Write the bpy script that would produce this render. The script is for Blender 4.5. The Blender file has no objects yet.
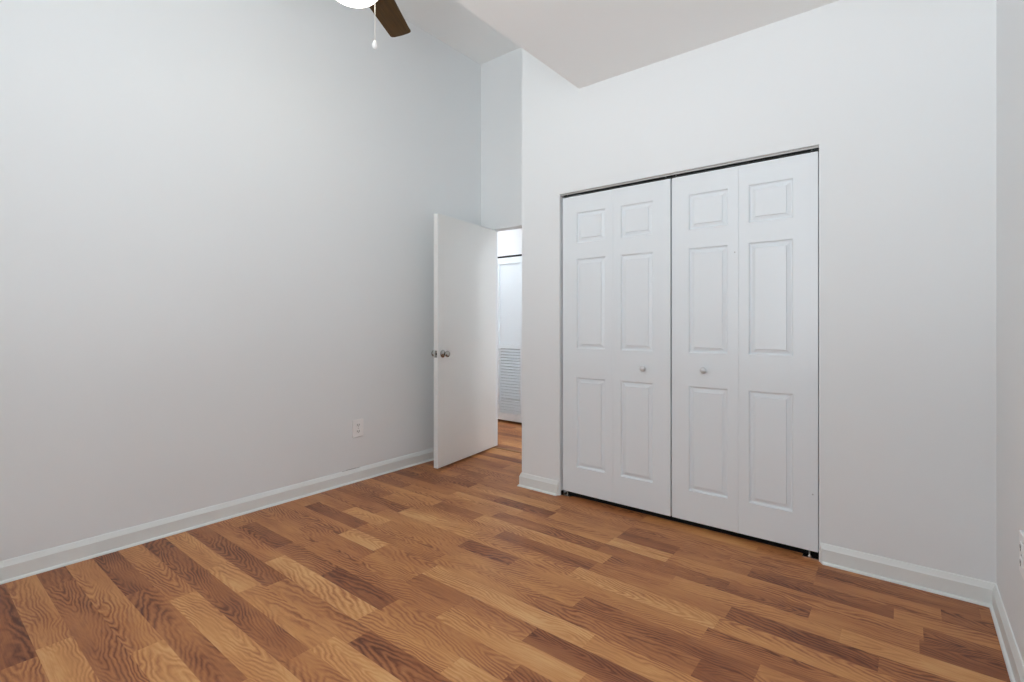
import bpy, bmesh, math, random
from mathutils import Vector, Matrix
R = math.radians
sc = bpy.context.scene
COL = sc.collection

# ---------------------------------------------------------------- camera, sky, daylight, exposure
cam_d = bpy.data.cameras.new('camera')
cam = bpy.data.objects.new('camera', cam_d)
COL.objects.link(cam)
cam.location = (0.0, 0.0, 1.181)
cam.rotation_euler = (R(90), 0, R(38.508))
cam_d.sensor_width = 36.0
cam_d.lens = 497.63 * 36.0 / 1024.0
cam_d.shift_y = -(341.0 - 323.89) / 1024.0
cam_d.clip_start = 0.02
sc.camera = cam

SKY_STRENGTH = 2.9
GROUND_FILL_STRENGTH = 8.5            # unseen bright ground, added to throw light up at ceilings and upper walls
GROUND_FILL_COLOR = (0.93, 0.97, 1.0, 1)
SKY_COLOR = (0.86, 0.93, 1.0, 1)
LAMP_STRENGTH = 7.5
HALL_POWER = 36.0
HALL_POWER_NEAR = 320.0

world = bpy.data.worlds.new('world')
sc.world = world
world.use_nodes = True
wn = world.node_tree
bg = wn.nodes['Background']
_tc = wn.nodes.new('ShaderNodeTexCoord')
_sx = wn.nodes.new('ShaderNodeSeparateXYZ')
_mr = wn.nodes.new('ShaderNodeMapRange')
_mr.inputs[1].default_value, _mr.inputs[2].default_value = -0.06, 0.03
_mc = wn.nodes.new('ShaderNodeMix')
_mc.data_type = 'RGBA'
_mc.inputs[6].default_value = [c * GROUND_FILL_STRENGTH for c in GROUND_FILL_COLOR[:3]] + [1]
_mc.inputs[7].default_value = [c * SKY_STRENGTH for c in SKY_COLOR[:3]] + [1]
wn.links.new(_tc.outputs['Generated'], _sx.inputs[0])
wn.links.new(_sx.outputs[2], _mr.inputs[0])
wn.links.new(_mr.outputs[0], _mc.inputs[0])
wn.links.new(_mc.outputs[2], bg.inputs[0])
bg.inputs[1].default_value = 1.0

# two windows in the wall behind the camera: one at sitting height, one high up under the tall ceiling
YB = -0.80                       # face of the wall behind the camera
WINDOWS = [(-1.75, -0.15, 0.70, 2.50), (-2.10, -1.20, 2.72, 3.45)]
for wx0, wx1, wz0, wz1 in WINDOWS:
    pd = bpy.data.lights.new('window_portal', 'AREA')
    pd.shape = 'RECTANGLE'
    pd.size, pd.size_y = wx1 - wx0, wz1 - wz0
    pd.cycles.is_portal = True
    po = bpy.data.objects.new('window_portal', pd)
    COL.objects.link(po)
    po.location = ((wx0 + wx1) / 2, YB - 0.08, (wz0 + wz1) / 2)
    po.rotation_euler = (R(90), 0, 0)

vs = sc.view_settings
vs.view_transform = 'Standard'
vs.look = 'None'
vs.gamma = 1.0
vs.use_curve_mapping = False
vs.exposure = 0.05
sc.cycles.max_bounces = 16
sc.cycles.diffuse_bounces = 10
sc.cycles.glossy_bounces = 4

# ---------------------------------------------------------------- helpers
def material(name, color, rough=0.5, metal=0.0, bump=0.0, bump_scale=300.0, vary=0.0):
    m = bpy.data.materials.new(name)
    m.use_nodes = True
    nt = m.node_tree
    b = nt.nodes['Principled BSDF']
    b.inputs['Base Color'].default_value = (*color, 1)
    b.inputs['Roughness'].default_value = rough
    b.inputs['Metallic'].default_value = metal
    if bump or vary:
        tc = nt.nodes.new('ShaderNodeTexCoord')
        nz = nt.nodes.new('ShaderNodeTexNoise')
        nz.inputs['Scale'].default_value = bump_scale
        nz.inputs['Detail'].default_value = 3
        nt.links.new(tc.outputs['Object'], nz.inputs['Vector'])
        if bump:
            bp = nt.nodes.new('ShaderNodeBump')
            bp.inputs['Strength'].default_value = bump
            bp.inputs['Distance'].default_value = 0.002
            nt.links.new(nz.outputs['Fac'], bp.inputs['Height'])
            nt.links.new(bp.outputs['Normal'], b.inputs['Normal'])
        if vary:
            mx = nt.nodes.new('ShaderNodeMix')
            mx.data_type = 'RGBA'
            mx.inputs[6].default_value = (*[c * (1 - vary) for c in color], 1)
            mx.inputs[7].default_value = (*[min(1, c * (1 + vary)) for c in color], 1)
            nt.links.new(nz.outputs['Fac'], mx.inputs[0])
            nt.links.new(mx.outputs[2], b.inputs['Base Color'])
    return m


def link_mesh(name, bm, mat, parent=None, smooth=False, loc=None):
    me = bpy.data.meshes.new(name)
    bmesh.ops.recalc_face_normals(bm, faces=bm.faces)
    bm.to_mesh(me)
    bm.free()
    if smooth:
        for p in me.polygons:
            p.use_smooth = True
    if mat is not None:
        me.materials.append(mat)
    o = bpy.data.objects.new(name, me)
    COL.objects.link(o)
    if parent is not None:
        o.parent = parent
    if loc is not None:
        o.location = loc
    return o


def box(bm, x0, x1, y0, y1, z0, z1, bevel=0.0):
    vs_ = [bm.verts.new(p) for p in ((x0, y0, z0), (x1, y0, z0), (x1, y1, z0), (x0, y1, z0),
                                     (x0, y0, z1), (x1, y0, z1), (x1, y1, z1), (x0, y1, z1))]
    fs = [bm.faces.new([vs_[i] for i in q]) for q in ((0, 3, 2, 1), (4, 5, 6, 7), (0, 1, 5, 4), (1, 2, 6, 5), (2, 3, 7, 6), (3, 0, 4, 7))]
    if bevel:
        es = list({e for f in fs for e in f.edges})
        bmesh.ops.bevel(bm, geom=es, offset=bevel, segments=2, affect='EDGES', profile=0.6)


def lathe(bm, profile, seg=32, axis='Z', at=(0, 0, 0)):
    """profile: (radius, height) pairs from bottom to top."""
    rings = []
    for r, h in profile:
        ring = []
        if r < 1e-6:
            ring = [None]
            p = (0, 0, h)
            ring[0] = p
        else:
            ring = [(r * math.cos(2 * math.pi * k / seg), r * math.sin(2 * math.pi * k / seg), h) for k in range(seg)]
        rings.append(ring)

    def conv(p):
        x, y, z = p
        if axis == 'X':
            x, y, z = z, x, y
        elif axis == 'Y':
            x, y, z = x, z, y
        return (x + at[0], y + at[1], z + at[2])
    rv = [[bm.verts.new(conv(p)) for p in ring] for ring in rings]
    for a, b in zip(rv[:-1], rv[1:]):
        for k in range(seg):
            k2 = (k + 1) % seg
            q = []
            for v in (a[k % len(a)], a[k2 % len(a)], b[k2 % len(b)], b[k % len(b)]):
                if v not in q:
                    q.append(v)
            if len(q) >= 3:
                bm.faces.new(q)
    for ring in (rv[0], rv[-1]):
        if len(ring) > 2:
            bm.faces.new(ring)


def tube(bm, pts, r, seg=10):
    pts = [Vector(p) for p in pts]
    rings = []
    for i, p in enumerate(pts):
        d = (pts[min(i + 1, len(pts) - 1)] - pts[max(i - 1, 0)]).normalized()
        a = d.orthogonal().normalized()
        b = d.cross(a)
        rings.append([bm.verts.new(p + r * (math.cos(2 * math.pi * k / seg) * a + math.sin(2 * math.pi * k / seg) * b)) for k in range(seg)])
    for a, b in zip(rings[:-1], rings[1:]):
        for k in range(seg):
            bm.faces.new((a[k], a[(k + 1) % seg], b[(k + 1) % seg], b[k]))
    bm.faces.new(rings[0])
    bm.faces.new(rings[-1])


def extrude_profile(bm, prof, p0, p1, normal, m0=0.0, m1=0.0):
    """prof: (out, up) polygon; swept p0 -> p1 along a wall whose face looks along normal. m0/m1: mitre, metres of length per metre out."""
    p0, p1, n = Vector(p0), Vector(p1), Vector(normal)
    d = (p1 - p0).normalized()
    a = [bm.verts.new(p0 + n * o + Vector((0, 0, u)) + d * (m0 * o)) for o, u in prof]
    b = [bm.verts.new(p1 + n * o + Vector((0, 0, u)) - d * (m1 * o)) for o, u in prof]
    k = len(prof)
    for i in range(k):
        bm.faces.new((a[i], a[(i + 1) % k], b[(i + 1) % k], b[i]))
    bm.faces.new(a)
    bm.faces.new(b)


def props(o, label, cat, kind=None, group=None):
    if label:
        o['label'] = label
    if cat:
        o['category'] = cat
    if kind:
        o['kind'] = kind
    if group:
        o['group'] = group
    return o


def empty(name, loc=(0, 0, 0), rz=0.0):
    o = bpy.data.objects.new(name, None)
    COL.objects.link(o)
    o.location = loc
    o.rotation_euler = (0, 0, rz)
    o.empty_display_size = 0.1
    return o


def boxes(name, mat, lst, label, cat='wall', kind='structure'):
    bm = bmesh.new()
    for b in lst:
        box(bm, *b)
    return props(link_mesh(name, bm, mat), label, cat, kind)


# ---------------------------------------------------------------- materials
M_WALL = material('wall_paint', (0.816, 0.843, 0.856), 0.75, bump=0.10, bump_scale=180)
M_CEIL = material('ceiling_paint', (0.875, 0.885, 0.88), 0.85, bump=0.08, bump_scale=150)
M_TRIM = material('trim_paint', (0.805, 0.84, 0.83), 0.38)
M_DOOR = material('door_paint', (0.810, 0.858, 0.890), 0.36)
M_SLAB = material('flush_door_paint', (0.80, 0.81, 0.795), 0.42)
M_HALL = material('hall_paint', (0.86, 0.87, 0.88), 0.7)
M_TRACK = material('track_metal', (0.50, 0.50, 0.49), 0.45, 0.4)
M_TRACK_SHADE = material('track_inside_shade', (0.03, 0.03, 0.03), 0.6)  # shade inside the channel, put into the colour
M_STEEL = material('brushed_steel', (0.55, 0.54, 0.52), 0.25, 1.0)
M_CHROME = material('satin_nickel', (0.36, 0.35, 0.33), 0.2, 1.0)
M_KNOB = material('white_knob_enamel', (0.66, 0.69, 0.71), 0.28, 0.35)
M_PLATE = material('outlet_plastic', (0.90, 0.90, 0.90), 0.30)
M_DARK = material('dark_slot', (0.03, 0.03, 0.03), 0.6)
M_CLOSET_SHADE = material('closet_interior_shade', (0.04, 0.04, 0.04), 0.9)  # near black paints in the closet shade seen through door gaps
M_CLOSET_FLOOR_SHADE = material('closet_floor_shade', (0.012, 0.011, 0.010), 0.9)  # shade under the folding doors, painted as the floor colour
M_BRONZE = material('fan_bronze', (0.05, 0.033, 0.02), 0.35, 0.6)
M_CHAIN = material('pull_chain_metal', (0.86, 0.83, 0.76), 0.35, 0.3)
M_GREY_MARK = material('grey_mark', (0.45, 0.45, 0.45), 0.8)


def blade_material():
    m = material('walnut_blade', (0.05, 0.027, 0.012), 0.55)
    m.node_tree.nodes['Principled BSDF'].inputs['Specular IOR Level'].default_value = 0.2
    nt = m.node_tree
    b = nt.nodes['Principled BSDF']
    tc = nt.nodes.new('ShaderNodeTexCoord')
    mp = nt.nodes.new('ShaderNodeMapping')
    mp.inputs['Scale'].default_value = (3, 60, 60)
    nz = nt.nodes.new('ShaderNodeTexNoise')
    nz.inputs['Scale'].default_value = 2.0
    nz.inputs['Detail'].default_value = 5
    cr = nt.nodes.new('ShaderNodeValToRGB')
    cr.color_ramp.elements[0].color = (0.040, 0.020, 0.006, 1)
    cr.color_ramp.elements[1].color = (0.13, 0.068, 0.018, 1)
    nt.links.new(tc.outputs['Object'], mp.inputs['Vector'])
    nt.links.new(mp.outputs['Vector'], nz.inputs['Vector'])
    nt.links.new(nz.outputs['Fac'], cr.inputs['Fac'])
    nt.links.new(cr.outputs['Color'], b.inputs['Base Color'])
    return m


def bowl_material():
    m = bpy.data.materials.new('lit_glass_bowl')
    m.use_nodes = True
    nt = m.node_tree
    b = nt.nodes['Principled BSDF']
    b.inputs['Base Color'].default_value = (0.9, 0.88, 0.82, 1)
    b.inputs['Roughness'].default_value = 0.3
    b.inputs['Emission Color'].default_value = (1.0, 0.93, 0.80, 1)
    b.inputs['Emission Strength'].default_value = LAMP_STRENGTH
    return m


def floor_material():
    m = bpy.data.materials.new('oak_laminate')
    m.use_nodes = True
    nt = m.node_tree
    L = nt.links.new
    N = nt.nodes.new
    b = nt.nodes['Principled BSDF']

    def mth(op, *ins):
        n = N('ShaderNodeMath')
        n.operation = op
        for i, v in enumerate(ins):
            if isinstance(v, (int, float)):
                n.inputs[i].default_value = v
            else:
                L(v, n.inputs[i])
        return n.outputs[0]
    at = N('ShaderNodeAttribute')
    at.attribute_name = 'plank'
    sp = N('ShaderNodeSeparateColor')
    L(at.outputs['Color'], sp.inputs[0])
    tone, r1, r2 = sp.outputs[0], sp.outputs[1], sp.outputs[2]
    uv = N('ShaderNodeUVMap')
    uv.uv_map = 'plank_uv'
    sx = N('ShaderNodeSeparateXYZ')
    L(uv.outputs[0], sx.inputs[0])
    u, v = sx.outputs[0], sx.outputs[1]
    cr = N('ShaderNodeValToRGB')
    e = cr.color_ramp.elements
    stops = [(0.0, (0.120, 0.035, 0.016)), (0.25, (0.265, 0.087, 0.034)), (0.5, (0.440, 0.174, 0.062)), (0.75, (0.590, 0.275, 0.098)), (1.0, (0.730, 0.420, 0.185))]
    e[0].position, e[0].color = 0.0, (*stops[0][1], 1)
    e[1].position, e[1].color = 1.0, (*stops[-1][1], 1)
    for p, c in stops[1:-1]:
        el = e.new(p)
        el.color = (*c, 1)

    def noise(su, sv, off, detail=3, rough=0.5):
        cb = N('ShaderNodeCombineXYZ')
        L(mth('MULTIPLY', u, su), cb.inputs[0])
        L(mth('MULTIPLY', v, sv), cb.inputs[1])
        L(mth('MULTIPLY_ADD', r1, 37.0, off), cb.inputs[2])
        n = N('ShaderNodeTexNoise')
        n.inputs['Scale'].default_value = 1.0
        n.inputs['Detail'].default_value = detail
        n.inputs['Roughness'].default_value = rough
        L(cb.outputs[0], n.inputs['Vector'])
        return n.outputs['Fac']
    # flame figure: nested tongues along the plank, wandering and ragged
    vc = mth('MULTIPLY', mth('SUBTRACT', r2, 0.5), 0.09)
    wander = mth('MULTIPLY', mth('SUBTRACT', noise(3.0, 6.0, 0.0, 2), 0.5), 0.11)
    dv = mth('ABSOLUTE', mth('ADD', mth('SUBTRACT', v, vc), wander))
    dv = mth('SQRT', mth('ADD', mth('MULTIPLY', dv, dv), 0.00004))
    ragged = mth('MULTIPLY', mth('SUBTRACT', noise(13.0, 32.0, 5.0, 3), 0.5), 1.7)
    sgn = mth('SIGN', mth('SUBTRACT', r1, 0.5))
    slope = mth('MULTIPLY_ADD', mth('FRACT', mth('MULTIPLY', r2, 7.3)), 15.0, 3.0)
    ph = mth('ADD', mth('MULTIPLY', mth('MULTIPLY', u, sgn), slope), mth('MULTIPLY', dv, mth('MULTIPLY_ADD', r1, 36.0, 44.0)))
    ph = mth('ADD', ph, ragged)
    band = mth('FRACT', ph)
    band = mth('POWER', mth('SUBTRACT', 1.0, mth('ABSOLUTE', mth('SUBTRACT', mth('MULTIPLY', band, 2.0), 1.0))), 1.4)
    fade = N('ShaderNodeMapRange')
    fade.inputs[1].default_value = 0.35
    fade.inputs[2].default_value = 0.65
    fade.inputs[3].default_value = 0.08
    fade.inputs[4].default_value = 1.0
    L(noise(2.2, 9.0, 11.0, 2), fade.inputs[0])
    band = mth('MULTIPLY', band, fade.outputs[0])
    # straight fibre
    fibre = noise(7.0, 190.0, 17.0, 4, 0.6)
    pores = noise(30.0, 700.0, 23.0, 2, 0.5)
    blotch = noise(3.0, 12.0, 29.0, 3)
    t2 = mth('ADD', mth('MULTIPLY_ADD', tone, 0.74, 0.09), mth('MULTIPLY', mth('SUBTRACT', blotch, 0.5), 0.45))
    t2 = mth('ADD', t2, mth('MULTIPLY', mth('SUBTRACT', fibre, 0.5), 0.34))
    t2 = mth('ADD', t2, mth('MULTIPLY', mth('SUBTRACT', pores, 0.5), 0.16))
    t2 = mth('SUBTRACT', t2, mth('MULTIPLY', mth('SUBTRACT', band, 0.30), 0.46))
    L(t2, cr.inputs['Fac'])
    L(cr.outputs['Color'], b.inputs['Base Color'])
    b.inputs['Roughness'].default_value = 0.40
    b.inputs['Specular IOR Level'].default_value = 0.30
    bp = N('ShaderNodeBump')
    bp.inputs['Strength'].default_value = 0.08
    bp.inputs['Distance'].default_value = 0.001
    L(fibre, bp.inputs['Height'])
    L(bp.outputs['Normal'], b.inputs['Normal'])
    return m


M_BLADE = blade_material()
M_BOWL = bowl_material()
M_FLOOR = floor_material()

# ---------------------------------------------------------------- room dimensions (metres; camera stands over the origin)
XL, XR = -3.240, 0.289          # left and right wall faces
YC, YF = 2.8826, 3.586          # closet wall, wall with the doorway
XS, ZL, ZH = -1.7207, 2.753, 3.693  # edge and height of the low ceiling, height of the high one
XC = -2.202                     # corner where the closet wall begins
CX0, CX1, CZ = -1.8757, -0.3457, 2.0733  # closet opening
DX0, DX1, DZ = -3.122, -2.262, 2.076     # doorway
T = 0.10
YS = 1.50                       # the low ceiling begins here and runs to the closet wall
HYF = 4.585                     # far wall of the hall beyond
HX0, HX1, HZ = -4.95, -0.90, 2.44

# ---------------------------------------------------------------- floor: one surface laid with oak strips
ROW, Y0 = 0.1035, 0.335
# row: [first tone, joint x, tone, joint x, tone ...] going from the left wall to the right
PLANKS = {
    -1: [0.12, -2.42, 0.50, -1.75, 0.30],
    0: [0.58, -2.47, 0.78, -1.95, 0.45],
    1: [0.18, -3.015, 0.36, -1.95, 0.62, -1.30, 0.40],
    2: [0.56, -2.18, 0.80, -1.55, 0.50],
    3: [0.16, -2.66, 0.34, -1.72, 0.66, -1.10, 0.45],
    4: [0.56, -2.465, 0.78, -1.55, 0.60],
    5: [0.18, -3.04, 0.27, -1.70, 0.55, -1.05, 0.32],
    6: [0.70, -2.64, 0.80, -2.30, 0.66, -1.698, 0.86, -1.15, 0.55],
    7: [0.24, -2.257, 0.55, -1.62, 0.26, -0.95, 0.60],
    8: [0.48, -2.49, 0.90, -1.72, 0.66, -1.238, 0.84, -0.70, 0.40],
    9: [0.56, -3.045, 0.22, -2.60, 0.40, -2.157, 0.12, -1.708, 0.58, -1.05, 0.34],
    10: [0.50, -2.50, 0.46, -1.485, 0.82, -0.85, 0.55],
    11: [0.48, -2.75, 0.42, -2.157, 0.62, -1.80, 0.32, -1.48, 0.44, -1.126, 0.18, -0.55, 0.44],
    12: [0.46, -2.50, 0.90, -2.178, 0.50, -1.80, 0.86, -0.93, 0.76, -0.30, 0.50],
    13: [0.52, -3.055, 0.20, -2.50, 0.52, -1.85, 0.60, -1.249, 0.40, -0.571, 0.20, 0.0, 0.42],
    14: [0.50, -2.79, 0.86, -2.43, 0.55, -1.80, 0.62, -1.095, 0.28, -0.40, 0.60],
    15: [0.40, -2.60, 0.56, -1.876, 0.26, -1.53, 0.60, -0.608, 0.36, 0.0, 0.55],
    16: [0.30, -2.498, 0.84, -1.90, 0.66, -1.25, 0.86, -0.59, 0.70, 0.05, 0.50],
    17: [0.42, -2.80, 0.62, -1.80, 0.26, -1.20, 0.52, -0.576, 0.18, -0.08, 0.42],
    18: [0.66, -2.42, 0.38, -2.05, 0.80, -1.177, 0.40, -0.85, 0.62, -0.20, 0.78],
    19: [0.30, -2.85, 0.55, -2.0, 0.36, -1.27, 0.34, -0.635, 0.24, -0.313, 0.50, 0.033, 0.12],
    20: [0.45, -2.48, 0.78, -1.90, 0.60, -1.267, 0.84, -0.942, 0.58, 0.046, 0.26],
    21: [0.24, -2.72, 0.42, -2.17, 0.22, -1.72, 0.58, -1.26, 0.26, -0.94, 0.46, -0.59, 0.18, -0.045, 0.60],
    22: [0.40, -3.01, 0.22, -2.48, 0.74, -1.75, 0.50, -1.26, 0.42, -0.70, 0.52, -0.336, 0.40, 0.106, 0.22],
    23: [0.50, -2.75, 0.42, -1.95, 0.50, -1.26, 0.54, -0.34, 0.28],
    24: [0.34, -2.55, 0.60, -2.1, 0.38, -1.255, 0.66, -0.62, 0.52, -0.10, 0.40],
    25: [0.46, -2.80, 0.55, -2.2, 0.40, -1.5, 0.6],
    26: [0.40, -2.9, 0.50, -2.4, 0.44],
}
rnd = random.Random(11)
bm = bmesh.new()
uvl = bm.loops.layers.uv.new('plank_uv')
cl = bm.loops.layers.float_color.new('plank')
FX0, FX1 = HX0 - 0.1, XR + 0.1
k0 = int(math.floor((YB - 0.1 - Y0) / ROW))
k1 = int(math.ceil((HYF + 0.35 - Y0) / ROW))
for k in range(k0, k1):
    ya, yb = Y0 + ROW * k, Y0 + ROW * (k + 1)
    spec = PLANKS.get(k)
    segs = []
    if spec is None:
        x = FX0 - rnd.uniform(0, 0.5)
        while x < FX1:
            ln = rnd.uniform(0.38, 0.72)
            segs.append((max(x, FX0), min(x + ln, FX1), rnd.choice((0.18, 0.3, 0.42, 0.5, 0.58, 0.66, 0.8))))
            x += ln
    else:
        xs = [XL - 0.25] + spec[1::2]
        tones = spec[0::2]
        xs.append(xs[-1] + rnd.uniform(0.45, 0.7))
        segs = [(xs[i], xs[i + 1], tones[i]) for i in range(len(tones))]
        x = xs[-1]
        while x < FX1:
            ln = rnd.uniform(0.38, 0.72)
            segs.append((x, x + ln, rnd.choice((0.25, 0.42, 0.5, 0.6, 0.75))))
            x += ln
        x = xs[0]
        while x > FX0:
            ln = rnd.uniform(0.38, 0.72)
            segs.append((x - ln, x, rnd.choice((0.25, 0.42, 0.5, 0.6, 0.75))))
            x -= ln
        segs = [(max(a, FX0), min(b_, FX1), t) for a, b_, t in segs if b_ > FX0 and a < FX1]
    for a, b_, t in segs:
        if b_ - a < 1e-4:
            continue
        f = bm.faces.new([bm.verts.new(p) for p in ((a, ya, 0), (b_, ya, 0), (b_, yb, 0), (a, yb, 0))])
        ra, rb, u0 = rnd.random(), rnd.random(), rnd.uniform(0, 40)
        for lp in f.loops:
            c = lp.vert.co
            lp[uvl].uv = (u0 + c.x - a, c.y - ya - ROW / 2)
            lp[cl] = (t, ra, rb, 1)
# give the laid floor a body below
yA, yB_ = Y0 + ROW * k0, Y0 + ROW * k1
vv = [bm.verts.new(p) for p in ((FX0, yA, -0.08), (FX1, yA, -0.08), (FX1, yB_, -0.08), (FX0, yB_, -0.08))]
bm.faces.new(vv[::-1])
me = bpy.data.meshes.new('floor')
bm.normal_update()
bm.to_mesh(me)
bm.free()
me.materials.append(M_FLOOR)
fo = bpy.data.objects.new('floor', me)
COL.objects.link(fo)
props(fo, 'orange-brown oak laminate strip floor of the empty room', 'floor', 'structure')

# ---------------------------------------------------------------- walls and ceilings
boxes('wall_left', M_WALL, [(XL - T, XL, YB - T, YF + 0.114, 0, ZH)], 'tall plain pale grey wall beside the open door')
boxes('wall_right', M_WALL, [(XR, XR + T, YB - T, YC + 0.7, 0, ZH)], 'pale grey wall meeting the closet wall at the corner')
boxes('wall_closet', M_WALL, [
    (XC, CX0, YC, YC + T, 0, ZL), (CX1, XR, YC, YC + T, 0, ZL), (CX0, CX1, YC, YC + T, CZ, ZL),
    (XC, XS + T, YC, YC + T, ZL, ZH),
    (XC, XC + T, YC + T, YF, 0, ZH)], 'white wall holding the folding closet doors')
boxes('wall_doorway', M_WALL, [
    (XL, DX0, YF, YF + 0.114, 0, ZH), (DX0, DX1, YF, YF + 0.114, DZ, ZH), (DX1, XC + T, YF, YF + 0.114, 0, ZH),
    (XC + T, XR + T, YF, YF + 0.114, 0, ZL + 0.1)], 'narrow pale wall above and beside the open doorway')
(ax0, ax1, az0, az1), (bx0, bx1, bz0, bz1) = WINDOWS
boxes('wall_back', M_WALL, [
    (XL, ax0, YB - T, YB, 0, bz0), (ax1, XR, YB - T, YB, 0, bz0), (ax0, ax1, YB - T, YB, 0, az0), (ax0, ax1, YB - T, YB, az1, bz0),
    (XL, bx0, YB - T, YB, bz0, ZH), (bx1, XR, YB - T, YB, bz0, ZH), (bx0, bx1, YB - T, YB, bz1, ZH)], 'window wall behind the viewer')
boxes('ceiling_high', M_CEIL, [(XL - T, XS + T, YB - T, YF + 0.114, ZH, ZH + T), (XS + T, XR + T, YB - T, YS + T, ZH, ZH + T)], 'high pale grey ceiling over the tall side wall', 'ceiling')
boxes('ceiling_low', M_CEIL, [(XS + T, XR + T, YS + T, YC + 0.7, ZL, ZL + T)], 'lower flat ceiling in front of the closet wall', 'ceiling')
boxes('wall_bulkhead', M_CEIL, [(XS, XS + T, YS, YC, ZL, ZH), (XS + T, XR, YS, YS + T, ZL, ZH)], 'drop between the high and the lower ceiling')
boxes('floor_closet_shade', M_CLOSET_FLOOR_SHADE, [(CX0, CX1, YC + 0.055, YF - 0.02, -0.01, 0.0015)], 'closet floor under the folding doors with its shade painted near black', 'floor')  # near-black sheet standing for the shade beneath the doors
boxes('wall_closet_inside', M_CLOSET_SHADE, [(XC + T, XR, YF - 0.02, YF, 0, ZL)], 'back of the closet behind the folding doors')

# ---- hall beyond the doorway
OX0, OX1, OZ = -4.322, -2.662, 1.992   # opening of the hall closet
boxes('wall_hall', M_HALL, [
    (HX0, OX0, HYF, HYF + T, 0, HZ), (OX1, HX1, HYF, HYF + T, 0, HZ), (OX0, OX1, HYF, HYF + T, OZ, HZ)],
    'bright white hall wall above the louvered doors')
boxes('wall_hall_left', M_HALL, [(HX0 - T, HX0, YF, HYF + T, 0, HZ)], 'end wall of the hall out of sight')
boxes('wall_hall_right', M_HALL, [(HX1, HX1 + T, YF + 0.114, HYF + T, 0, HZ)], 'end wall of the hall behind the closet')
boxes('wall_hall_near', M_HALL, [(HX0, XL - T, YF, YF + 0.114, 0, HZ)], 'hall side of the tall wall')
boxes('ceiling_hall', M_HALL, [(HX0 - T, HX1 + T, YF + 0.114, HYF + T, HZ, HZ + T)], 'low white ceiling of the hall', 'ceiling')
boxes('wall_hall_closet_inside', M_CLOSET_SHADE, [(OX0 - 0.1, OX1 + 0.1, HYF + 0.30, HYF + 0.34, 0, HZ), (OX0 - 0.1, OX0, HYF + T, HYF + 0.3, 0, HZ),
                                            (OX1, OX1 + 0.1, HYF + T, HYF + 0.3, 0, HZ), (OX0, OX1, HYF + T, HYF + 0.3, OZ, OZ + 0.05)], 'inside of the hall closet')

# ---- window behind the camera
for i, (wx0, wx1, wz0, wz1) in enumerate(WINDOWS):
    w = empty('window_%d' % (i + 1), ((wx0 + wx1) / 2, YB - 0.05, wz0))
    props(w, ('white framed window in the wall behind the viewer', 'wide high white framed window under the tall ceiling')[i], 'window', 'structure')
    bm = bmesh.new()
    hw, hh = (wx1 - wx0) / 2, wz1 - wz0
    for b_ in ((-hw, -hw + 0.05, -0.04, 0.04, 0, hh), (hw - 0.05, hw, -0.04, 0.04, 0, hh), (-hw + 0.05, hw - 0.05, -0.04, 0.04, 0, 0.05),
               (-hw + 0.05, hw - 0.05, -0.04, 0.04, hh - 0.05, hh), (-0.025, 0.025, -0.03, 0.03, 0.05, hh - 0.05)):
        box(bm, *b_)
    link_mesh('frame', bm, M_TRIM, w)

# ---------------------------------------------------------------- baseboards with shoe moulding
BB = [(0, 0), (0.014, 0), (0.014, 0.072), (0.012, 0.076), (0.0055, 0.093), (0.004, 0.0965), (0, 0.098)]
SHOE = [(0.0, 0.0)] + [(0.010 * math.cos(a), 0.012 * math.sin(a)) for a in [i * math.pi / 2 / 6 for i in range(7)]]
SHOE = [(0.014 + o, u) for o, u in SHOE]


def baseboard(name, runs, label):
    bm = bmesh.new()
    for r_ in runs:
        extrude_profile(bm, BB, *r_)
    o = props(link_mesh(name, bm, M_TRIM), label, 'baseboard', 'structure')
    bm = bmesh.new()
    for r_ in runs:
        extrude_profile(bm, SHOE, *r_)
    link_mesh('shoe_moulding', bm, M_TRIM, o)
    return o


bbl = baseboard('baseboard_left', [((XL, YF, 0), (XL, YB, 0), (1, 0, 0), 1, 1)], 'long white baseboard along the tall pale wall')
baseboard('baseboard_closet', [((XC, YC, 0), (CX0 - 0.004, YC, 0), (0, -1, 0), -1, 0.6)], 'short white baseboard piece between doorway and closet doors')
baseboard('baseboard_closet_side', [((XC, YF, 0), (XC, YC, 0), (-1, 0, 0), 1, -1)], 'white baseboard turning the corner towards the doorway')
baseboard('baseboard_corner', [((CX1 + 0.004, YC, 0), (XR, YC, 0), (0, -1, 0), 0.6, 1)], 'white baseboard from the closet doors to the corner')
baseboard('baseboard_right', [((XR, YC, 0), (XR, YB, 0), (-1, 0, 0), 1, 1)], 'white baseboard running from the corner towards the viewer')
baseboard('baseboard_doorway', [((DX0 - 0.004, YF, 0), (XL, YF, 0), (0, -1, 0), 0, 1)], 'stub of white baseboard behind the open door')
baseboard('baseboard_back', [((XR, YB, 0), (XL, YB, 0), (0, 1, 0), 1, 1)], 'white baseboard below the window')
# cracked paint where the left baseboard pulls away from the wall
bm = bmesh.new()
pts = [(2.075, 0.0985), (2.11, 0.1010), (2.15, 0.1035), (2.19, 0.1015), (2.225, 0.0985)]
for (ya, za), (yb, zb) in zip(pts[:-1], pts[1:]):
    box(bm, XL, XL + 0.0012, ya, yb, 0.0978, max(za, zb))
props(link_mesh('paint_crack', bm, M_GREY_MARK, bbl), 'grey crack along the top of the baseboard', None)

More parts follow.
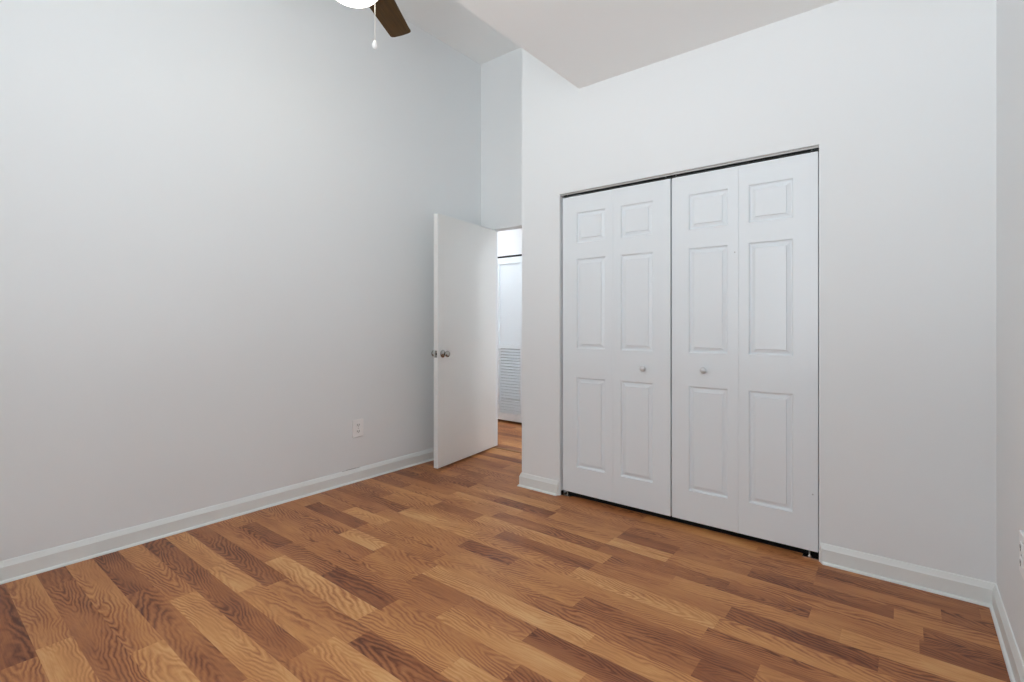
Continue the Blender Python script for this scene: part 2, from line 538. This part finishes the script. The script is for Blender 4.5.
# ---- threshold strip in the doorway
bm = bmesh.new()
prof = [(-0.022, 0), (-0.018, 0.004), (-0.008, 0.0075), (0.008, 0.0075), (0.018, 0.004), (0.022, 0)]
a = [bm.verts.new((DX0, YF + 0.035 + o, u)) for o, u in prof]
b = [bm.verts.new((DX1, YF + 0.035 + o, u)) for o, u in prof]
for i in range(6):
    bm.faces.new((a[i], a[(i + 1) % 6], b[(i + 1) % 6], b[i]))
bm.faces.new(a)
bm.faces.new(b)
M_THRESH = material('oak_threshold', (0.30, 0.15, 0.06), 0.4, vary=0.2, bump_scale=40)
props(link_mesh('trim_1', bm, M_THRESH), 'brown wooden threshold strip across the doorway floor', 'threshold', 'structure')

# ---------------------------------------------------------------- closet: panelled folding doors
PZ = [(0.213, 0.820), (1.014, 1.619), (1.727, 1.931)]
LEAF_Z0, LEAF_Z1, LEAF_Y, LEAF_T = 0.036, 2.046, 2.9026, 0.032


def leaf_mesh(w_, h_, px0, px1, pz):
    """Moulded door leaf: local x 0..w, z 0..h, front face at y = 0 looking to -y."""
    bm = bmesh.new()
    ch = 0.0010
    cache = {}

    def V(x, y, z):
        key = (round(x, 5), round(y, 5), round(z, 5))
        if key not in cache:
            cache[key] = bm.verts.new((x, y, z))
        return cache[key]

    def quad(a, b, c, d):
        bm.faces.new((V(*a), V(*b), V(*c), V(*d)))
    xs = [ch, px0, px1, w_ - ch]
    zs = [ch]
    for z0, z1 in pz:
        zs += [z0, z1]
    zs.append(h_ - ch)
    rings = [(0.0, 0.0), (0.0035, 0.0095), (0.008, 0.0122), (0.012, 0.0125), (0.0285, 0.0065), (0.0315, 0.0010)]
    for i in range(3):
        for j in range(len(zs) - 1):
            x0, x1, z0, z1 = xs[i], xs[i + 1], zs[j], zs[j + 1]
            if i == 1 and (z0, z1) in pz:
                for (o0, d0), (o1, d1) in zip(rings[:-1], rings[1:]):
                    A = [(x0 + o0, d0, z0 + o0), (x1 - o0, d0, z0 + o0), (x1 - o0, d0, z1 - o0), (x0 + o0, d0, z1 - o0)]
                    B = [(x0 + o1, d1, z0 + o1), (x1 - o1, d1, z0 + o1), (x1 - o1, d1, z1 - o1), (x0 + o1, d1, z1 - o1)]
                    for q in range(4):
                        quad(A[q], A[(q + 1) % 4], B[(q + 1) % 4], B[q])
                quad(*B)
            else:
                quad((x0, 0, z0), (x1, 0, z0), (x1, 0, z1), (x0, 0, z1))
    # chamfer, sides and back as one shell
    for i in range(3):
        quad((xs[i], 0, ch), (xs[i + 1], 0, ch), (xs[i + 1] if i < 2 else w_, ch, 0), (xs[i] if i else 0, ch, 0))
        quad((xs[i], 0, h_ - ch), (xs[i + 1], 0, h_ - ch), (xs[i + 1] if i < 2 else w_, ch, h_), (xs[i] if i else 0, ch, h_))
    for j in range(len(zs) - 1):
        za, zb = (zs[j] if j else 0), (zs[j + 1] if j < len(zs) - 2 else h_)
        quad((ch, 0, zs[j]), (ch, 0, zs[j + 1]), (0, ch, zb), (0, ch, za))
        quad((w_ - ch, 0, zs[j]), (w_ - ch, 0, zs[j + 1]), (w_, ch, zb), (w_, ch, za))
    t = LEAF_T
    xo = [0, xs[1], xs[2], w_]
    zo = [0] + zs[1:-1] + [h_]
    for i in range(3):
        quad((xo[i], ch, 0), (xo[i + 1], ch, 0), (xo[i + 1], t, 0), (xo[i], t, 0))
        quad((xo[i], ch, h_), (xo[i + 1], ch, h_), (xo[i + 1], t, h_), (xo[i], t, h_))
    for j in range(len(zo) - 1):
        for x in (0, w_):
            quad((x, ch, zo[j]), (x, ch, zo[j + 1]), (x, t, zo[j + 1]), (x, t, zo[j]))
    for i in range(3):
        for j in range(len(zo) - 1):
            quad((xo[i], t, zo[j]), (xo[i + 1], t, zo[j]), (xo[i + 1], t, zo[j + 1]), (xo[i], t, zo[j + 1]))
    return bm


def knob_mesh(r=0.0185):
    bm = bmesh.new()
    prof = [(0.0, -0.031), (0.006, -0.0305), (0.011, -0.029), (0.0165, -0.0255), (r, -0.021), (0.0170, -0.0165), (0.0115, -0.0125),
            (0.0075, -0.009), (0.0065, -0.004), (0.0085, -0.001), (0.0085, 0.0)]
    lathe(bm, prof, 24, 'Y')
    return bm


def folding_door(xa, xb, leaves, knob_leaf, knob_x, knob_z, label):
    root = empty('folding_closet_door', (xa, LEAF_Y, 0))
    props(root, label, 'closet door', 'thing', 'panelled folding closet doors')
    h_ = LEAF_Z1 - LEAF_Z0
    objs = []
    for x0, x1, p0, p1 in leaves:
        lo = link_mesh('door_leaf', leaf_mesh(x1 - x0, h_, p0 - x0, p1 - x0, [(a - LEAF_Z0, b_ - LEAF_Z0) for a, b_ in PZ]), M_DOOR, root, loc=(x0 - xa, 0, LEAF_Z0))
        objs.append((lo, x0))
    lo, x0 = objs[knob_leaf]
    link_mesh('knob', knob_mesh(), M_KNOB, lo, True, (knob_x - x0, 0, knob_z - LEAF_Z0))
    # hinges in the fold: thin barrels
    lo, x0 = objs[0]
    for z in (0.20, 1.0, 1.85):
        bm = bmesh.new()
        lathe(bm, [(0.0032, -0.035), (0.0032, 0.035)], 12, 'Z')
        link_mesh('hinge', bm, M_STEEL, lo, True, (leaves[0][1] - x0 + 0.0015, LEAF_T + 0.003, z))
    return root, objs


rootL, leavesL = folding_door(-1.8630, -1.1055, [(-1.8630, -1.4822, -1.751, -1.5365), (-1.4816, -1.1055, -1.427, -1.2145)], 1, -1.273, 0.907,
                              'white panelled folding closet door beside the narrow wall strip by the doorway')
rootR, leavesR = folding_door(-1.0972, -0.3520, [(-1.0972, -0.7266, -0.997, -0.782), (-0.7260, -0.3520, -0.674, -0.463)], 0, -0.909, 0.918,
                              'white panelled folding closet door reaching the wide plain wall by the corner')
# two small screw holes drawn as grey discs on the right pair
for x, z in ((-0.375, 0.322), (-0.745, 1.575)):
    lo, x0 = leavesR[1] if x > -0.72 else leavesR[0]
    bm = bmesh.new()
    lathe(bm, [(0.0, -0.0006), (0.0030, -0.0005), (0.0034, 0.0)], 12, 'Y')
    props(link_mesh('screw_hole', bm, M_GREY_MARK, lo, True, (x - x0, 0, z - LEAF_Z0)), 'small grey disc for a screw hole', None)

# overhead track: a downward U channel
tr = empty('closet_track', ((CX0 + CX1) / 2, LEAF_Y, CZ))
props(tr, 'grey metal sliding track along the top of the closet opening', 'door track', 'thing')
half = (CX1 - CX0) / 2
for sx0, sx1 in ((-half, -1.1025 - (CX0 + CX1) / 2), (-1.1005 - (CX0 + CX1) / 2, half)):
    bm = bmesh.new()
    box(bm, sx0, sx1, -0.0012, 0.036, -0.003, 0.0)
    box(bm, sx0, sx1, 0.0335, 0.036, -0.010, -0.003)
    ch_ = link_mesh('channel', bm, M_TRACK_SHADE, tr)
    bm = bmesh.new()
    box(bm, sx0, sx1, -0.004, -0.0014, -0.0105, -0.001)
    props(link_mesh('front_lip', bm, M_TRACK, ch_), 'bare grey metal lip', None)
# roller pins of the leaves
for ro, xs_ in ((rootL, (0.03, 0.725)), (rootR, (0.02, 0.715))):
    for x in xs_:
        bm = bmesh.new()
        lathe(bm, [(0.004, LEAF_Z1 - 0.002), (0.004, CZ - 0.006), (0.007, CZ - 0.0055), (0.007, CZ - 0.004)], 12, 'Z', (x, 0.016, 0))
        link_mesh('roller_pin', bm, M_STEEL, ro, True)


def bracket(x, side, label):
    o = empty('pivot_bracket', (x, LEAF_Y + 0.012, 0))
    props(o, label, 'bracket', 'thing', 'closet door floor pivots')
    bm = bmesh.new()
    s = side
    lo_, hi_ = sorted((0, -0.075 * s))
    box(bm, lo_, hi_, -0.016, 0.016, 0, 0.003)
    lo_, hi_ = sorted((0, -0.003 * s))
    box(bm, lo_, hi_, -0.016, 0.016, 0.003, 0.030)
    link_mesh('plate', bm, M_STEEL, o)
    bm = bmesh.new()
    lathe(bm, [(0.009, 0.003), (0.009, 0.007), (0.004, 0.008), (0.004, LEAF_Z0)], 14, 'Z', (-0.045 * s, 0, 0))
    link_mesh('pin', bm, M_STEEL, o, True)


bracket(CX0, -1, 'small metal floor bracket under the closet door edge near the doorway')
bracket(CX1, 1, 'small metal floor bracket under the closet door edge near the corner')

# ---------------------------------------------------------------- flush swing door, open against the tall wall
ang = math.atan2(2.752 - 3.605, -2.950 + 3.066)   # direction from hinge edge to free edge
door = empty('door_1', (-3.066, 3.605, 0))
door.rotation_euler = (0, 0, ang)
props(door, 'white flush interior door standing open beside the tall pale wall', 'door', 'structure')
DL = math.hypot(0.853, 0.116)
bm = bmesh.new()
box(bm, 0, DL, -0.042, 0, 0.020, 2.068, 0.0012)
link_mesh('slab', bm, M_SLAB, door)
# local +y is the visible (room) side
def knob_set(side):
    bm = bmesh.new()
    s = side
    prof = [(0.031, 0.0), (0.032, 0.003), (0.029, 0.008), (0.014, 0.010), (0.0115, 0.018), (0.0115, 0.030), (0.016, 0.034), (0.024, 0.040),
            (0.0265, 0.048), (0.0255, 0.056), (0.020, 0.062), (0.010, 0.0645), (0.0, 0.065)]
    lathe(bm, [(r_, h_ * s) for r_, h_ in prof], 28, 'Y', (DL - 0.062, 0 if s > 0 else -0.042, 0.938))
    link_mesh('door_knob', bm, M_CHROME, door, True)
knob_set(1)
knob_set(-1)
bm = bmesh.new()
box(bm, DL - 0.0005, DL + 0.0012, -0.034, -0.008, 0.910, 0.966)
box(bm, DL + 0.0012, DL + 0.010, -0.027, -0.015, 0.930, 0.946)
link_mesh('latch_plate', bm, M_CHROME, door)
for z in (0.25, 1.05, 1.85):
    bm = bmesh.new()
    lathe(bm, [(0.006, -0.045), (0.006, 0.045)], 14, 'Z')
    link_mesh('hinge', bm, M_STEEL, door, True, (-0.004, -0.048, z))

# ---------------------------------------------------------------- half-louvered folding doors in the hall
def louver_leaf(root, x0, w_):
    z0, z1 = 0.03, 1.972
    st = 0.045
    bm = bmesh.new()
    y0, y1 = 0.0, 0.028
    box(bm, x0, x0 + st, y0, y1, z0, z1)
    box(bm, x0 + w_ - st, x0 + w_, y0, y1, z0, z1)
    box(bm, x0 + st, x0 + w_ - st, y0, y1, z0, z0 + 0.085)
    box(bm, x0 + st, x0 + w_ - st, y0, y1, 0.885, 0.930)
    box(bm, x0 + st, x0 + w_ - st, y0, y1, z1 - 0.075, z1)
    leaf = link_mesh('louvered_leaf', bm, M_DOOR, root)
    bm = bmesh.new()
    box(bm, x0 + st, x0 + w_ - st, y0 + 0.014, y1 - 0.004, 0.9312, z1 - 0.0762)
    link_mesh('flat_panel', bm, M_DOOR, leaf)
    bm = bmesh.new()
    n = 22
    za, zb = z0 + 0.088, 0.882
    for i in range(n):
        zc = za + (zb - za) * (i + 0.5) / n
        v = [bm.verts.new((x, y, z)) for x in (x0 + st, x0 + w_ - st) for y, z in
             ((0.001, zc - 0.0130), (0.005, zc - 0.0150), (0.027, zc + 0.0130), (0.023, zc + 0.0150))]
        for q in range(4):
            bm.faces.new((v[q], v[(q + 1) % 4], v[4 + (q + 1) % 4], v[4 + q]))
        bm.faces.new(v[:4])
        bm.faces.new(v[4:])
    link_mesh('louver_slats', bm, M_DOOR, leaf)


lw = (OX1 - OX0 - 0.016) / 4
for i, lab in ((0, 'white half-louvered folding door in the hall, seen past the open door'),
               (1, 'white half-louvered folding door in the hall hidden behind the closet wall')):
    xa = OX0 + 0.004 + i * (2 * lw + 0.006)
    ro = empty('louvered_closet_door', (xa, HYF + 0.02, 0))
    props(ro, lab, 'closet door', 'thing')
    louver_leaf(ro, 0.0, lw - 0.001)
    louver_leaf(ro, lw + 0.001, lw - 0.001)
bm = bmesh.new()
box(bm, OX0, OX1, HYF + 0.014, HYF + 0.06, OZ - 0.008, OZ)
props(link_mesh('hall_closet_track', bm, M_DARK), 'dark track above the louvered doors in the hall', 'door track', 'thing')

# ---- hall ceiling lamp (out of sight round the corner): lights the hall and the hinge side of the open door
def hall_light(x, y, power, k, label):
    hl = empty('hall_ceiling_light', (x, y, HZ))
    props(hl, label, 'ceiling light', 'thing')
    bm = bmesh.new()
    lathe(bm, [(r_ * k, h_ * k - 0.02 * (1 - k)) for r_, h_ in ((0.0, -0.085), (0.06, -0.08), (0.11, -0.06), (0.14, -0.02))], 32)
    m = material('hall_lamp_glass', (0.9, 0.9, 0.9), 0.3)
    pb = m.node_tree.nodes['Principled BSDF']
    pb.inputs['Emission Color'].default_value = (0.93, 0.97, 1.0, 1)
    pb.inputs['Emission Strength'].default_value = power
    link_mesh('diffuser', bm, m, hl, True)
    bm = bmesh.new()
    lathe(bm, [(0.15 * k, -0.02), (0.15 * k, 0.0)], 32)
    link_mesh('base', bm, M_STEEL, hl, True)


hall_light(-4.25, 4.12, HALL_POWER, 1.0, 'bright round ceiling light at the far end of the hall')
hall_light(-1.38, 4.15, HALL_POWER_NEAR, 0.45, 'small round ceiling light in the hall behind the closet')

# ---------------------------------------------------------------- wall outlets
def outlet(loc, rz, label):
    o = empty('wall_outlet', loc, rz)
    props(o, label, 'outlet', 'thing', 'duplex wall outlets')
    bm = bmesh.new()
    box(bm, -0.047, 0.047, -0.009, 0, -0.066, 0.066, 0.004)
    pl = link_mesh('cover_plate', bm, M_PLATE, o)
    for z in (-0.024, 0.024):
        bm = bmesh.new()
        box(bm, -0.0165, 0.0165, -0.0115, -0.0088, z - 0.0145, z + 0.0145, 0.001)
        s = link_mesh('socket', bm, M_PLATE, o)
        bm = bmesh.new()
        box(bm, -0.0085, -0.0048, -0.0120, -0.0115, z - 0.004, z + 0.008)
        box(bm, 0.0048, 0.0085, -0.0120, -0.0115, z - 0.004, z + 0.008)
        lathe(bm, [(0.0028, -0.0120), (0.0028, -0.0115)], 12, 'Y', (0, 0, z - 0.0085))
        link_mesh('slots', bm, M_DARK, s)
    bm = bmesh.new()
    lathe(bm, [(0.0, -0.0104), (0.003, -0.0102), (0.0034, -0.0089)], 12, 'Y')
    link_mesh('screw', bm, M_STEEL, o, True)


outlet((XL, 2.206, 0.398), R(90), 'white duplex outlet low on the tall pale wall before the open door')
outlet((XR, 2.226, 0.452), R(-90), 'white outlet on the wall by the corner, cut off at the picture edge')

# ---------------------------------------------------------------- ceiling fan
FXc, FYc = -2.399, 1.604
ZBLADE, ZBOWL = 3.16, 2.968
fan = empty('ceiling_fan', (FXc, FYc, ZH))
props(fan, 'dark bladed ceiling fan with lit bowl and pull chain', 'ceiling fan', 'thing')


def fp(name, prof, mat, smooth=True, parent=None):
    bm = bmesh.new()
    lathe(bm, [(r_, z - ZH) for r_, z in prof], 40)
    return link_mesh(name, bm, mat, parent or fan, smooth)


fp('canopy', [(0.02, ZH - 0.065), (0.045, ZH - 0.06), (0.062, ZH - 0.03), (0.066, ZH)], M_BRONZE)
fp('downrod', [(0.012, 3.30), (0.012, ZH - 0.06)], M_BRONZE)
fp('motor_housing', [(0.05, 3.085), (0.085, 3.09), (0.11, 3.12), (0.12, 3.17), (0.115, 3.23), (0.09, 3.27), (0.045, 3.30), (0.02, 3.31)], M_BRONZE)
fp('light_fitter', [(0.05, 3.05), (0.152, 3.052), (0.155, 3.064), (0.12, 3.075), (0.05, 3.085)], M_BRONZE)
bowl = [(0.0, ZBOWL)] + [(0.150 * math.sin(a), ZBOWL + 0.085 * (1 - math.cos(a))) for a in [i * math.pi / 2 / 9 for i in range(1, 10)]]
fp('light_bowl', bowl, M_BOWL)

# blade: outline along local x, pitched; the iron is its child
BL0, BL1 = 0.20, 0.668


def blade(angle, offset=0.0):
    out = [(BL0, -0.092), (BL0 + 0.03, -0.104), (BL1 - 0.05, -0.074), (BL1 - 0.016, -0.0735), (BL1 - 0.004, -0.067), (BL1 + 0.002, -0.050), (BL1 + 0.006, 0.0),
           (BL1 + 0.002, 0.050), (BL1 - 0.004, 0.067), (BL1 - 0.016, 0.0735), (BL1 - 0.05, 0.074), (BL0 + 0.03, 0.070), (BL0, 0.060)]
    bm = bmesh.new()
    top = [bm.verts.new((x, y, 0.003)) for x, y in out]
    bot = [bm.verts.new((x, y, -0.003)) for x, y in out]
    bm.faces.new(top)
    bm.faces.new(bot[::-1])
    for i in range(len(out)):
        j = (i + 1) % len(out)
        bm.faces.new((top[i], bot[i], bot[j], top[j]))
    o = link_mesh('blade', bm, M_BLADE, fan)
    o.matrix_local = Matrix.Translation((0, 0, ZBLADE - ZH)) @ Matrix.Rotation(angle, 4, 'Z') @ Matrix.Rotation(R(-9), 4, 'X')
    bm = bmesh.new()
    box(bm, 0.10, 0.26, -0.016, 0.016, 0.0035, 0.009)
    box(bm, 0.225, 0.262, -0.042, 0.042, 0.0035, 0.0085)
    link_mesh('blade_iron', bm, M_BRONZE, o)


BA = math.atan2(0.868, -0.499) - 0.034
for q in range(4):
    blade(BA + q * math.pi / 2)

# pull chain, hanging from the fitter beside the bowl
cdx, cdy = 0.7825 * 0.122, 0.6226 * 0.122
bm = bmesh.new()
tube(bm, [(cdx, cdy, 3.056 - ZH), (cdx, cdy, 2.90 - ZH), (cdx, cdy, 2.74 - ZH)], 0.0019, 8)
chain = link_mesh('pull_chain', bm, M_CHAIN, fan, True)
bm = bmesh.new()
lathe(bm, [(0.0, 2.700 - ZH), (0.009, 2.703 - ZH), (0.0155, 2.713 - ZH), (0.0160, 2.724 - ZH), (0.010, 2.737 - ZH), (0.004, 2.747 - ZH)], 20, 'Z', (cdx, cdy, 0))
link_mesh('pull_knob', bm, M_PLATE, chain, True)
